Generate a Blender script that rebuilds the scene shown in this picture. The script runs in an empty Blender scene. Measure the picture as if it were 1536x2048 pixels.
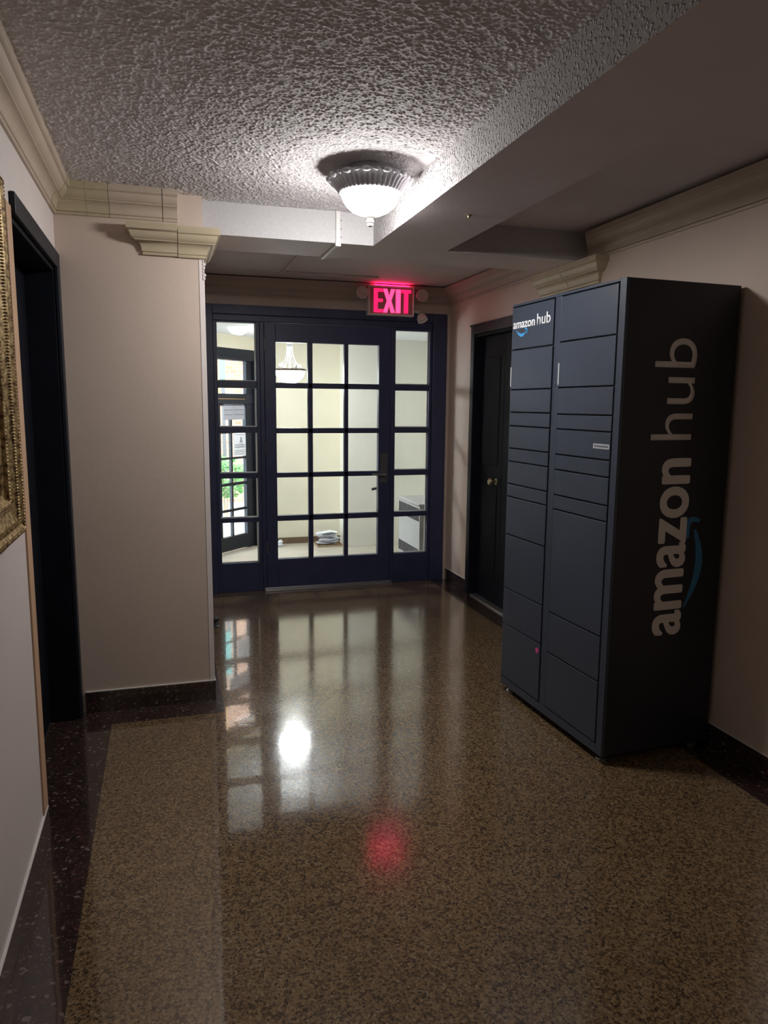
import bpy, bmesh, math, random
from mathutils import Vector, Matrix
random.seed(7)
S = bpy.context.scene
COL = S.collection

# ------------------------------------------------------------------ camera
cd = bpy.data.cameras.new('camera'); cam = bpy.data.objects.new('camera', cd); COL.objects.link(cam)
cd.sensor_fit = 'VERTICAL'; cd.sensor_height = 36.0; cd.lens = 1460.6566 / 2048 * 36.0
cd.clip_start = .02; cd.clip_end = 200
R_ = Vector((0.95824294, -0.28582209, 0.00872968)); U_ = Vector((0.03345491, 0.14237438, 0.98924734)); F_ = Vector((0.28399162, 0.94764723, -0.1459914))
M_ = Matrix((R_, U_, -F_)).transposed().to_4x4(); M_.translation = Vector((0, 0, 1.5)); cam.matrix_world = M_
S.camera = cam

# ------------------------------------------------------------------ world, exposure
wd = bpy.data.worlds.new('sky'); S.world = wd; wd.use_nodes = True
bg = wd.node_tree.nodes['Background']; bg.inputs['Color'].default_value = (.80, .90, 1.0, 1); bg.inputs['Strength'].default_value = 13.0
S.view_settings.view_transform = 'Standard'; S.view_settings.look = 'None'; S.view_settings.gamma = 1
S.view_settings.use_curve_mapping = False; S.view_settings.exposure = 0.22
LAMP = 112.0        # hall ceiling light
LAMP_FILL = 16.0        # unseen lamp behind the viewer, added as fill light
PEND = 66.0        # vestibule pendant

# ------------------------------------------------------------------ measures (metres)
XL, YJ, XP, YD, XR = -.4396, 3.651, .2006, 5.815, 2.294
ZC, ZS, YB, YB2, XS, XB = 2.447, 2.2945, 3.719, 4.083, 1.046, 1.445
HB = .102; YBACK = -3.0

# ------------------------------------------------------------------ materials
MAT = {}
def nodes(name):
    m = bpy.data.materials.new(name); m.use_nodes = True; MAT[name] = m
    nt = m.node_tree; return m, nt, nt.nodes['Principled BSDF']
def N(nt, t, **kw):
    n = nt.nodes.new(t)
    for k, v in kw.items():
        if k in n.inputs: n.inputs[k].default_value = v
        else: setattr(n, k, v)
    return n
def ramp(nt, fac, stops, interp='LINEAR'):
    r = nt.nodes.new('ShaderNodeValToRGB'); r.color_ramp.interpolation = interp
    e = r.color_ramp.elements
    while len(e) < len(stops): e.new(.5)
    for i, (p, c) in enumerate(stops):
        e[i].position = p; e[i].color = (*c, 1) if len(c) == 3 else c
    nt.links.new(fac, r.inputs['Fac']); return r
def coords(nt):
    return nt.nodes.new('ShaderNodeTexCoord').outputs['Object']
def paint(name, col, rough=.6, var=.06, scale=3., bump=.0, bscale=200., metal=0., spec=.5, bdist=.001):
    """plain painted surface: slight mottling of colour, optional fine relief"""
    m, nt, b = nodes(name); co = coords(nt)
    n = N(nt, 'ShaderNodeTexNoise', Scale=scale, Detail=4.); nt.links.new(co, n.inputs['Vector'])
    lo = tuple(max(0, c * (1 - var)) for c in col); hi = tuple(min(1, c * (1 + var)) for c in col)
    r = ramp(nt, n.outputs['Fac'], [(.3, lo), (.7, hi)]); nt.links.new(r.outputs['Color'], b.inputs['Base Color'])
    b.inputs['Roughness'].default_value = rough; b.inputs['Metallic'].default_value = metal; b.inputs['Specular IOR Level'].default_value = spec
    if bump:
        n2 = N(nt, 'ShaderNodeTexNoise', Scale=bscale, Detail=3.); nt.links.new(co, n2.inputs['Vector'])
        bp = N(nt, 'ShaderNodeBump', Strength=bump, Distance=bdist); nt.links.new(n2.outputs['Fac'], bp.inputs['Height']); nt.links.new(bp.outputs['Normal'], b.inputs['Normal'])
    return m
def stipple(name, col, dist=.008, scale=85., strength=1.):
    m, nt, b = nodes(name); co = coords(nt)
    v = N(nt, 'ShaderNodeTexVoronoi', Scale=scale, feature='SMOOTH_F1', Smoothness=.35); n = N(nt, 'ShaderNodeTexNoise', Scale=scale * .8, Detail=3., Roughness=.6)
    wob = N(nt, 'ShaderNodeTexNoise', Scale=30., Detail=2.); mx = N(nt, 'ShaderNodeMix', data_type='VECTOR'); mx.inputs[0].default_value = .012
    nt.links.new(co, wob.inputs['Vector']); nt.links.new(co, mx.inputs[4]); nt.links.new(wob.outputs['Color'], mx.inputs[5])
    nt.links.new(mx.outputs[1], v.inputs['Vector']); nt.links.new(co, n.inputs['Vector'])
    a = N(nt, 'ShaderNodeMath', operation='SUBTRACT'); nt.links.new(n.outputs['Fac'], a.inputs[0]); nt.links.new(v.outputs['Distance'], a.inputs[1])
    r = ramp(nt, a.outputs[0], [(.02, (0, 0, 0)), (.5, (1, 1, 1))])
    bp = N(nt, 'ShaderNodeBump', Strength=strength, Distance=dist); nt.links.new(r.outputs['Color'], bp.inputs['Height']); nt.links.new(bp.outputs['Normal'], b.inputs['Normal'])
    r2 = ramp(nt, r.outputs['Color'], [(0., tuple(c * .62 for c in col)), (.6, col)]); nt.links.new(r2.outputs['Color'], b.inputs['Base Color'])  # hollows darkened in the colour for shade between the blobs
    b.inputs['Roughness'].default_value = .85
    return m
def terrazzo(name, stops, rough, scale=120., coat=1.):
    m, nt, b = nodes(name); co = coords(nt)
    v = N(nt, 'ShaderNodeTexVoronoi', Scale=scale, Randomness=1.); v2 = N(nt, 'ShaderNodeTexVoronoi', Scale=scale * 2.3); big = N(nt, 'ShaderNodeTexNoise', Scale=1.6, Detail=3.)
    for x in (v, v2, big): nt.links.new(co, x.inputs['Vector'])
    s = N(nt, 'ShaderNodeSeparateColor'); nt.links.new(v.outputs['Color'], s.inputs[0]); s2 = N(nt, 'ShaderNodeSeparateColor'); nt.links.new(v2.outputs['Color'], s2.inputs[0])
    r = ramp(nt, s.outputs[0], stops, 'CONSTANT'); r2 = ramp(nt, s2.outputs[1], stops, 'CONSTANT')
    mx = N(nt, 'ShaderNodeMix', data_type='RGBA'); mx.inputs[0].default_value = .42; nt.links.new(r.outputs['Color'], mx.inputs[6]); nt.links.new(r2.outputs['Color'], mx.inputs[7])
    rb = ramp(nt, big.outputs['Fac'], [(.3, (.86, .84, .82)), (.7, (1., 1., 1.))]); mu = N(nt, 'ShaderNodeMix', data_type='RGBA', blend_type='MULTIPLY'); mu.inputs[0].default_value = 1.
    nt.links.new(mx.outputs[2], mu.inputs[6]); nt.links.new(rb.outputs['Color'], mu.inputs[7]); nt.links.new(mu.outputs[2], b.inputs['Base Color'])
    rr = ramp(nt, big.outputs['Fac'], [(.3, (rough * .7,) * 3), (.7, (rough * 1.4,) * 3)]); nt.links.new(rr.outputs['Color'], b.inputs['Roughness'])
    w = N(nt, 'ShaderNodeTexNoise', Scale=14., Detail=2.); nt.links.new(co, w.inputs['Vector'])
    bp = N(nt, 'ShaderNodeBump', Strength=.06, Distance=.004); nt.links.new(w.outputs['Fac'], bp.inputs['Height']); nt.links.new(bp.outputs['Normal'], b.inputs['Normal'])
    b.inputs['Coat Weight'].default_value = coat; b.inputs['Coat IOR'].default_value = 1.62
    sx = N(nt, 'ShaderNodeSeparateXYZ'); nt.links.new(co, sx.inputs[0]); ad = N(nt, 'ShaderNodeMath', operation='MULTIPLY_ADD'); nt.links.new(big.outputs['Fac'], ad.inputs[0]); ad.inputs[1].default_value = .5; nt.links.new(sx.outputs[0], ad.inputs[2])
    cr = ramp(nt, ad.outputs[0], [(.60, (.03,) * 3), (1., (.14,) * 3)]); nt.links.new(cr.outputs['Color'], b.inputs['Coat Roughness'])   # polish worn duller where people walk
    nt.links.new(bp.outputs['Normal'], b.inputs['Coat Normal'])
    return m
def emit(name, col, st, base=None):
    m, nt, b = nodes(name); b.inputs['Base Color'].default_value = (*(base or col), 1)
    b.inputs['Emission Color'].default_value = (*col, 1); b.inputs['Emission Strength'].default_value = st; b.inputs['Roughness'].default_value = .3
    return m
def glass(name, tint=(.97, .985, .98), refl=1.0):
    """thin architectural pane: lets light straight through and mirrors by Fresnel"""
    m = bpy.data.materials.new(name); m.use_nodes = True; MAT[name] = m; nt = m.node_tree; nt.nodes.clear()
    o = N(nt, 'ShaderNodeOutputMaterial'); t = N(nt, 'ShaderNodeBsdfTransparent'); t.inputs['Color'].default_value = (*tint, 1)
    g = N(nt, 'ShaderNodeBsdfGlossy', Roughness=.01); fr = N(nt, 'ShaderNodeFresnel', IOR=1.5)
    mx = N(nt, 'ShaderNodeMixShader'); ge = N(nt, 'ShaderNodeNewGeometry'); iv = N(nt, 'ShaderNodeMath', operation='SUBTRACT'); iv.inputs[0].default_value = 1.; nt.links.new(ge.outputs['Backfacing'], iv.inputs[1])
    ml = N(nt, 'ShaderNodeMath', operation='MULTIPLY'); nt.links.new(fr.outputs[0], ml.inputs[0]); nt.links.new(iv.outputs[0], ml.inputs[1]); nt.links.new(ml.outputs[0], mx.inputs[0]); nt.links.new(t.outputs[0], mx.inputs[1]); nt.links.new(g.outputs[0], mx.inputs[2]); nt.links.new(mx.outputs[0], o.inputs['Surface'])
    return m

paint('wall_paint', (.60, .49, .415), .55, .03, 2.5, .25, 60., bdist=.002)
paint('wall_white', (.76, .69, .665), .5, .03, 2.5, .25, 60., bdist=.002)
paint('peach', (.62, .40, .25), .5)
paint('crown_tan', (.50, .42, .29), .5, .08, 6.)
paint('crown_old', (.47, .40, .27), .5, .10, 6.)
paint('crown_mauve', (.50, .42, .375), .55, .06, 6.)
paint('crown_pink', (.52, .43, .34), .5, .06, 6.)
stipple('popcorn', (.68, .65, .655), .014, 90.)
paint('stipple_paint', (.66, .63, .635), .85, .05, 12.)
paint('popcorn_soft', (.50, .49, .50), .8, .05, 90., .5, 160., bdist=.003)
paint('beam_paint', (.66, .59, .59), .65, .04, 4., .3, 130., bdist=.002)
paint('navy', (.030, .038, .095), .45, .15, 8., .15, 40.)  # blue lifted in the colour to carry the haze of lens flare
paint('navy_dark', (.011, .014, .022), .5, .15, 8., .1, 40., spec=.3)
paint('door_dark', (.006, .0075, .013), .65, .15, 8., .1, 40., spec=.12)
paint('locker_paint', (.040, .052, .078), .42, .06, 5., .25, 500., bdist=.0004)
paint('locker_paint_shaded', (.013, .0155, .023), .5, .06, 5., .25, 500., bdist=.0004)  # same paint as the doors, colour darkened for the unlit side
paint('gap_black', (.006, .007, .01), .7)
paint('vinyl_white', (.72, .69, .65), .5, .02)
paint('vinyl_white_lit', (.85, .86, .88), .5, .02)  # same lettering white, colour lightened for the lit front
paint('vinyl_blue', (.03, .19, .38), .45, .02)
paint('vinyl_blue_lit', (.06, .35, .75), .45, .02)  # same arrow blue, colour lightened for the lit front
paint('label_grey', (.45, .47, .50), .4)
paint('label_ink', (.06, .06, .07), .6)
paint('pink_sticker', (.75, .06, .28), .5)
paint('fixture_metal', (.36, .35, .37), .42, .12, 12., metal=.35)
paint('white_plastic', (.72, .68, .66), .4)
paint('sign_face', (.34, .25, .24), .35)
paint('pendant_metal', (.85, .86, .86), .4)
paint('raceway_white', (.66, .64, .62), .45)
paint('steel', (.50, .50, .52), .3, metal=.9)
paint('dull_steel', (.13, .13, .14), .4, metal=.6)
paint('brass', (.30, .25, .16), .4, metal=.7)
paint('caulk', (.70, .68, .64), .5)
paint('vest_white', (.86, .84, .75), .6, .02)
paint('vest_wall', (.84, .78, .61), .6, .02)
paint('vest_ceiling', (.86, .89, .92), .7, .02)
paint('vest_floor', (.52, .46, .38), .35, .08, 9.)
paint('vest_base', (.17, .11, .065), .5, .2, 20.)
paint('radiator_grey', (.42, .41, .40), .45)
paint('paper', (.82, .83, .88), .7, .05, 20.)
paint('paper_grey', (.36, .36, .40), .8)
paint('cardboard', (.40, .30, .19), .8)
paint('pavement', (.34, .33, .31), .8, .1, 4.)
paint('leaf_green', (.05, .17, .03), .5, .3, 10.)
paint('awning_teal', (.10, .24, .22), .6)
paint('timber', (.40, .22, .09), .5, .15, 8.)
paint('canvas', (.42, .38, .35), .6, .15, 3.)
glass('pane_glass')
terrazzo('terrazzo_tan', [(0., (.030, .019, .012)), (.20, (.235, .155, .078)), (.44, (.155, .098, .050)), (.64, (.29, .20, .108)), (.84, (.085, .055, .034)), (.95, (.34, .26, .17))], .13, 135.)
terrazzo('terrazzo_dark', [(0., (.022, .014, .013)), (.40, (.040, .024, .020)), (.72, (.060, .036, .030)), (.90, (.11, .035, .04)), (.965, (.26, .21, .18))], .2, 95.)
# gilt
m, nt, b = nodes('gilt'); co = coords(nt); n = N(nt, 'ShaderNodeTexNoise', Scale=70., Detail=5.); nt.links.new(co, n.inputs['Vector'])
r = ramp(nt, n.outputs['Fac'], [(.35, (.10, .055, .02)), (.52, (.42, .29, .12)), (.7, (.62, .48, .26))]); nt.links.new(r.outputs['Color'], b.inputs['Base Color']); b.inputs['Metallic'].default_value = .5; b.inputs['Roughness'].default_value = .5
bp = N(nt, 'ShaderNodeBump', Strength=.6, Distance=.002); nt.links.new(n.outputs['Fac'], bp.inputs['Height']); nt.links.new(bp.outputs['Normal'], b.inputs['Normal'])
# brick (far outside)
m, nt, b = nodes('brick'); co = coords(nt); mp = N(nt, 'ShaderNodeMapping'); mp.inputs['Rotation'].default_value = (math.pi / 2, 0, 0); nt.links.new(co, mp.inputs['Vector'])
bt = N(nt, 'ShaderNodeTexBrick', Scale=4.); bt.inputs['Color1'].default_value = (.24, .10, .055, 1); bt.inputs['Color2'].default_value = (.30, .16, .10, 1); bt.inputs['Mortar'].default_value = (.32, .28, .24, 1)
nt.links.new(mp.outputs[0], bt.inputs['Vector']); nt.links.new(bt.outputs['Color'], b.inputs['Base Color']); b.inputs['Roughness'].default_value = .8
emit('bowl_glow', (1., .97, .95), LAMP, (.9, .9, .9)); emit('bowl_glow_fill', (1., .86, .70), LAMP_FILL, (.9, .9, .9)); emit('pendant_glow', (.95, .98, 1.), PEND, (.9, .9, .9))
emit('exit_red', (1., .012, .11), 1.3, (.6, .02, .08)); emit('exit_red_hot', (1., .06, .22), 1.7, (.6, .02, .08))
emit('exit_slot', (1., .01, .08), 38., (.6, .02, .08))

# ------------------------------------------------------------------ mesh helpers
class MB:
    def __init__(s): s.v = []; s.f = []; s.mi = []
    def poly(s, pts, mi=0):
        i = len(s.v); s.v += [tuple(p) for p in pts]; s.f.append(tuple(range(i, i + len(pts)))); s.mi.append(mi)
    def box(s, x0, x1, y0, y1, z0, z1, mi=0):
        i = len(s.v)
        s.v += [(x0, y0, z0), (x1, y0, z0), (x1, y1, z0), (x0, y1, z0), (x0, y0, z1), (x1, y0, z1), (x1, y1, z1), (x0, y1, z1)]
        for q in ((0, 3, 2, 1), (4, 5, 6, 7), (0, 1, 5, 4), (1, 2, 6, 5), (2, 3, 7, 6), (3, 0, 4, 7)): s.f.append(tuple(i + k for k in q)); s.mi.append(mi)
        return s
    def lathe(s, prof, c=(0, 0, 0), n=32, mod=None, axis='Z', a0=0., a1=2 * math.pi):
        """prof: list of (radius, height); mod(angle, k) scales the radius of ring k"""
        i = len(s.v); full = abs(a1 - a0 - 2 * math.pi) < 1e-6; m_ = n if full else n + 1
        for k, (r, h) in enumerate(prof):
            for j in range(m_):
                a = a0 + (a1 - a0) * j / n; q = r * (mod(a, k) if mod else 1)
                p = (q * math.cos(a), q * math.sin(a), h)
                if axis == 'Y': p = (p[0], -p[2], p[1])
                if axis == 'X': p = (p[2], p[0], p[1])
                s.v.append((c[0] + p[0], c[1] + p[1], c[2] + p[2]))
        for k in range(len(prof) - 1):
            for j in range(n):
                a = i + k * m_ + j; b_ = i + k * m_ + (j + 1) % m_
                s.f.append((a, b_, b_ + m_, a + m_)); s.mi.append(0)
        return s
    def tube(s, pts, r, n=8):
        pts = [Vector(p) for p in pts]; i = len(s.v); rr = r if isinstance(r, (list, tuple)) else [r] * len(pts); ref = None
        for k, p in enumerate(pts):
            t = (pts[min(k + 1, len(pts) - 1)] - pts[max(k - 1, 0)]).normalized()
            if ref is None: ref = t.orthogonal().normalized()
            ref = (ref - t * ref.dot(t)).normalized(); w = t.cross(ref)
            for j in range(n):
                a = 2 * math.pi * j / n; s.v.append(tuple(p + (ref * math.cos(a) + w * math.sin(a)) * rr[k]))
        for k in range(len(pts) - 1):
            for j in range(n):
                a = i + k * n + j; b_ = i + k * n + (j + 1) % n; s.f.append((a, b_, b_ + n, a + n)); s.mi.append(0)
        s.f.append(tuple(i + j for j in range(n))[::-1]); s.f.append(tuple(i + (len(pts) - 1) * n + j for j in range(n))); s.mi += [0, 0]
        return s
    def prism(s, pts2, fn, t):
        """outline pts2 (a,b) -> fn(a,b,d) for d in 0,t ; closed solid"""
        n = len(pts2); i = len(s.v)
        s.v += [tuple(fn(a, b, 0)) for a, b in pts2] + [tuple(fn(a, b, t)) for a, b in pts2]
        s.f.append(tuple(i + k for k in range(n))[::-1]); s.f.append(tuple(i + n + k for k in range(n))); s.mi += [0, 0]
        for k in range(n): s.f.append((i + k, i + (k + 1) % n, i + n + (k + 1) % n, i + n + k)); s.mi.append(0)
        return s
    def build(s, name, mat, parent=None, bevel=0, smooth=False, kind=None):
        me = bpy.data.meshes.new(name); me.from_pydata(s.v, [], s.f); 
        for mm in (mat if isinstance(mat, list) else [mat]): me.materials.append(MAT[mm])
        if any(s.mi):
            for p, k in zip(me.polygons, s.mi): p.material_index = k
        bm = bmesh.new(); bm.from_mesh(me); bmesh.ops.recalc_face_normals(bm, faces=bm.faces); bm.to_mesh(me); bm.free()
        o = bpy.data.objects.new(name, me); COL.objects.link(o)
        if smooth:
            for p in me.polygons: p.use_smooth = True
            if smooth != True: me.set_sharp_from_angle(angle=math.radians(smooth))
        if bevel:
            b_ = o.modifiers.new('bevel', 'BEVEL'); b_.width = bevel; b_.segments = 2; b_.limit_method = 'ANGLE'
        if parent: o.parent = parent
        if kind: o['kind'] = kind
        return o
def tag(o, label=None, cat=None, group=None, kind=None):
    for k, v in (('label', label), ('category', cat), ('group', group), ('kind', kind)):
        if v: o[k] = v
    return o
def empty(name, loc=(0, 0, 0), rz=0., label=None, cat=None, group=None, kind=None, parent=None):
    o = bpy.data.objects.new(name, None); COL.objects.link(o); o.location = loc; o.rotation_euler = (0, 0, rz); o.empty_display_size = .1
    if parent: o.parent = parent
    return tag(o, label, cat, group, kind)
def box(name, mat, x0, x1, y0, y1, z0, z1, parent=None, bevel=0, kind=None):
    return MB().box(x0, x1, y0, y1, z0, z1).build(name, mat, parent, bevel, kind=kind)
def struct(o, label, cat): return tag(o, label, cat, kind='structure')
bpy.context.view_layer.update()

# ------------------------------------------------------------------ setting: floor
f = MB()
def quad(x0, x1, y0, y1, mi): f.poly([(x0, y0, 0), (x1, y0, 0), (x1, y1, 0), (x0, y1, 0)], mi)
XB0, XB1, YB0 = -.284, 2.15, 3.479
quad(-.75, XB0, YBACK, YJ + .02, 1); quad(XB0, .238, YB0, YJ + .02, 1); quad(XP - .02, .238, YJ + .02, YD + .05, 1)
quad(XB0, .238, YBACK, YB0, 0); quad(.238, XB1, YBACK, YD + .05, 0); quad(XB1, XR + .1, YBACK, YD + .05, 1)
struct(f.build('floor', ['terrazzo_tan', 'terrazzo_dark']), 'polished tan speckled terrazzo hall floor with dark terrazzo border', 'floor')
struct(box('floor_vestibule', 'vest_floor', -1.0, 2.8, YD + .05, 8.0, -.06, -.001), 'pale beige vestibule floor beyond the glazed door', 'floor')

# ceilings
struct(box('ceiling', 'popcorn', -.65, 1.25, YBACK - .1, 3.9, ZC, ZC + .12), 'grey stippled popcorn ceiling of the hall', 'ceiling')
ceil_main = bpy.data.objects['ceiling']
def stipple_sheet():
    import numpy as np
    rng = np.random.default_rng(3); st = .0030; x0, x1, y0, y1 = XL, XS, .9, YB; nx = int((x1 - x0) / st); ny = int((y1 - y0) / st)
    ky = np.fft.fftfreq(ny)[:, None]; kx = np.fft.fftfreq(nx)[None, :]
    def blur(sig): return np.real(np.fft.ifft2(np.fft.fft2(rng.standard_normal((ny, nx))) * np.exp(-2 * (math.pi * sig) ** 2 * (kx ** 2 + ky ** 2))))
    a = blur(.85); a /= a.std(); c_ = blur(2.4); c_ /= c_.std()
    hgt = np.clip(.5 + .62 * a + .22 * c_, 0, 2.4) * .0021
    X, Y = np.meshgrid(np.linspace(x0, x1, nx), np.linspace(y0, y1, ny)); co = np.stack([X, Y, ZC - .0004 - hgt], -1).reshape(-1, 3).astype(np.float32)
    i = np.arange(ny * nx).reshape(ny, nx); q = np.stack([i[:-1, :-1], i[1:, :-1], i[1:, 1:], i[:-1, 1:]], -1).reshape(-1, 4).astype(np.int32)
    me = bpy.data.meshes.new('stipple_texture'); me.vertices.add(len(co)); me.vertices.foreach_set('co', co.ravel()); me.loops.add(q.size); me.loops.foreach_set('vertex_index', q.ravel())
    me.polygons.add(len(q)); me.polygons.foreach_set('loop_start', np.arange(0, q.size, 4, dtype=np.int32)); me.polygons.foreach_set('loop_total', np.full(len(q), 4, np.int32)); me.update(calc_edges=True); me.validate()
    me.polygons.foreach_set('use_smooth', np.ones(len(q), bool)); me.materials.append(MAT['stipple_paint'])
    o = bpy.data.objects.new('stipple_texture', me); COL.objects.link(o); o.parent = ceil_main; o['kind'] = 'stuff'
stipple_sheet()
struct(box('ceiling_side', 'beam_paint', 1.25, XR + .15, YBACK - .1, 3.9, ZC, ZC + .12), 'smooth dark ceiling recess right of the long beam', 'ceiling')
struct(box('ceiling_passage', 'beam_paint', -.65, XR + .15, 3.9, YD + .12, ZC, ZC + .12), 'smooth ceiling between cross beam and entrance door', 'ceiling')
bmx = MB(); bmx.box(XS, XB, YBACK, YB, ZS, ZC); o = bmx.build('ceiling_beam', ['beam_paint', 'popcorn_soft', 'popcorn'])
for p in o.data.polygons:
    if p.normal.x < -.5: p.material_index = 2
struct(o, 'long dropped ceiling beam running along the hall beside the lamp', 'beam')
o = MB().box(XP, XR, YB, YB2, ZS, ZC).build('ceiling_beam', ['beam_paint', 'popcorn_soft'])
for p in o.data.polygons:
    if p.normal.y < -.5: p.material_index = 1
struct(o, 'cross beam spanning the hall from cream pier to right wall', 'beam')

# walls
DL0, DL1, DLZ = 2.615, 3.60, 2.09      # left doorway
w = MB(); w.box(XL - .16, XL, YBACK, DL0, 0, ZC); w.box(XL - .16, XL, DL0, YJ + .05, DLZ, ZC); w.box(XL - .16, XL, DL1, YJ + .05, 0, DLZ)
struct(w.build('wall_left', 'wall_white'), 'pale off-white left wall with gilt frame and dark doorway', 'wall')
struct(box('wall_pier', 'wall_paint', XL - .2, XP, YJ, YD + .1, 0, ZC), 'cream painted pier wall facing the viewer beside left doorway', 'wall')
DR0, DR1, DRZ = 4.42, 5.27, 2.04        # right doorway
w = MB(); w.box(XR, XR + .16, YBACK, DR0, 0, ZC); w.box(XR, XR + .16, DR1, YD + .1, 0, ZC); w.box(XR, XR + .16, DR0, DR1, DRZ, ZC)
struct(w.build('wall_right', 'wall_paint'), 'cream right wall behind the parcel locker with dark closet door', 'wall')
struct(box('wall_back', 'wall_white', -.65, XR + .15, YBACK - .12, YBACK, 0, ZC), 'off-white end wall of the hall behind the viewer', 'wall')
w = MB(); w.box(XP, XR, YD + .005, YD + .1, 2.235, ZC)
struct(w.build('wall_front', 'wall_paint'), 'strip of cream wall above the glazed entrance door', 'wall')

# baseboards (dark terrazzo cove base with a pale caulk line on top)
def baseboard(name, x0, x1, y0, y1, label, cx, cy):
    e = empty(name, ((x0 + x1) / 2, (y0 + y1) / 2, 0)); struct(e, label, 'baseboard')
    ox, oy = e.location.x, e.location.y
    box('base_slab', 'terrazzo_dark', x0 - ox, x1 - ox, y0 - oy, y1 - oy, 0, HB, e, .002)
    box('caulk_line', 'caulk', x0 - ox + cx * .0, x1 - ox, y0 - oy, y1 - oy, HB, HB + .004, e)
baseboard('baseboard_left', XL, XL + .008, YBACK, 2.605, 'dark terrazzo baseboard along off-white left wall', 0, 0)
baseboard('baseboard_pier', XL + .03, XP + .006, YJ - .008, YJ, 'dark terrazzo baseboard at foot of cream pier', 0, 0)
baseboard('baseboard_passage', XP, XP + .006, YJ, YD - .06, 'dark terrazzo baseboard on hidden passage side of the pier', 0, 0)
baseboard('baseboard_right', XR - .006, XR, YBACK, DR0 - .06, 'dark terrazzo baseboard along right wall behind the locker', 0, 0)
baseboard('baseboard_right', XR - .006, XR, 5.335, YD - .03, 'short dark terrazzo baseboard between closet door and entrance door', 0, 0)

# ------------------------------------------------------------------ crown mouldings
PROF = [(0, 0), (.009, 0), (.012, .004), (.012, .010), (.008, .013), (.014, .015), (.0155, .024), (.017, .034), (.021, .044), (.029, .053), (.039, .058), (.045, .059), (.046, .063), (.053, .067), (.061, .075), (.066, .086), (.068, .096), (.076, .098), (.080, .103), (.080, .130), (0, .130)]
def crown(name, path, side, z0, mat, height=.130, proj=.080, parent=None, off=0.):
    """sweep of the cornice profile along a plan path, mitred; side +1 = room on the left of travel"""
    P2 = [Vector(p) for p in path]; nrm = []
    for i in range(len(P2) - 1):
        d = (P2[i + 1] - P2[i]).normalized(); nrm.append(Vector((-d.y, d.x)) * side)
    m_ = MB(); rings = []
    for i, p in enumerate(P2):
        if i == 0: mv = nrm[0]
        elif i == len(P2) - 1: mv = nrm[-1]
        else:
            a, b_ = nrm[i - 1], nrm[i]; mv = (a + b_) / (1 + a.dot(b_))
        rings.append([(p.x + mv.x * (d * proj / .08 + off), p.y + mv.y * (d * proj / .08 + off), z0 + z * height / .130) for d, z in PROF])
    n = len(PROF)
    for i in range(len(rings) - 1):
        for k in range(n):
            a, b_ = k, (k + 1) % n; m_.poly([rings[i][a], rings[i][b_], rings[i + 1][b_], rings[i + 1][a]])
    m_.poly(rings[0]); m_.poly(rings[-1])
    o = m_.build(name, mat, parent)
    bm = bmesh.new(); bm.from_mesh(o.data); bmesh.ops.remove_doubles(bm, verts=bm.verts, dist=1e-5); bmesh.ops.recalc_face_normals(bm, faces=bm.faces); bm.to_mesh(o.data); bm.free()
    for p in o.data.polygons: p.use_smooth = True
    o.data.set_sharp_from_angle(angle=math.radians(38))
    return o
ZK = ZC - .130
struct(crown('trim_1', [(XL, YBACK), (XL, 3.50)], -1, ZK, 'crown_pink'), 'long beige crown moulding along top of left wall', 'crown moulding')
struct(crown('trim_2', [(XL, 3.502), (XL, YJ), (-.30, YJ)], -1, ZK, 'crown_old', off=.002), 'mitred corner piece of crown moulding with crack, above left doorway', 'crown moulding')
struct(crown('trim_3', [(-.299, YJ), (-.205, YJ)], -1, ZK, 'crown_old', off=.001), 'yellowed short crown moulding length on pier beside corner piece', 'crown moulding')
struct(crown('trim_4', [(-.203, YJ), (.022, YJ)], -1, ZK + .001, 'crown_pink'), 'middle beige crown moulding length at top of cream pier', 'crown moulding')
struct(crown('trim_5', [(.025, YJ), (.088, YJ)], -1, ZK + .001, 'crown_pink'), 'short cut-off crown moulding end at top of cream pier', 'crown moulding')
struct(crown('trim_6', [(-.058, YJ + .0), (-.058, YJ - .003), (.084, YJ - .003)], -1, 2.166, 'crown_tan', height=.128, proj=.078), 'lower left half of returned crown moulding on pier, below cross beam', 'crown moulding')
struct(crown('trim_7', [(.087, YJ - .003), (XP + .003, YJ - .003), (XP + .003, YB2)], -1, 2.164, 'crown_tan', height=.128, proj=.072), 'lower crown moulding wrapping right corner of the cream pier', 'crown moulding')
struct(crown('trim_8', [(XR, YBACK), (XR, YB), (XR - .02, YB)], 1, 2.294, 'crown_pink', height=.135, proj=.085), 'long beige crown moulding high on right wall above locker', 'crown moulding')
struct(crown('trim_9', [(XR, 3.605), (XR - .004, 3.605), (XR - .004, 3.905)], 1, 2.163, 'crown_tan', height=.131), 'near length of lower crown moulding under cross beam above locker', 'crown moulding')
struct(crown('trim_10', [(XR - .004, 3.909), (XR - .004, 4.25)], 1, 2.163, 'crown_tan', height=.131), 'far length of lower crown moulding under cross beam on right wall', 'crown moulding')
struct(crown('trim_11', [(XR, YB2 + .002), (XR, YD), (XP, YD)], 1, ZK - .008, 'crown_mauve'), 'crown moulding around far corner above entrance door, lit red by sign', 'crown moulding')

# pale metal corner guard on the pier, peach strip on the end of the left wall
g = MB(); g.box(XP - .022, XP + .002, YJ - .0025, YJ, HB + .005, 2.162); g.box(XP, XP + .0025, YJ - .0025, YJ + .022, HB + .005, 2.162)
for k in range(6): g.box(XP - .004, XP + .006 + .004 * math.sin(k * 2.1), YJ - .006, YJ + .01, 2.07 + k * .016, 2.082 + k * .016)
struct(g.build('trim_12', 'wall_white', bevel=.001), 'thin pale corner guard down right edge of the cream pier', 'trim')
struct(box('trim_13', 'peach', XL, XL + .006, 2.535, 2.612, HB + .006, 2.10, bevel=.003), 'narrow peach strip down wall edge beside left doorway', 'trim')

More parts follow.
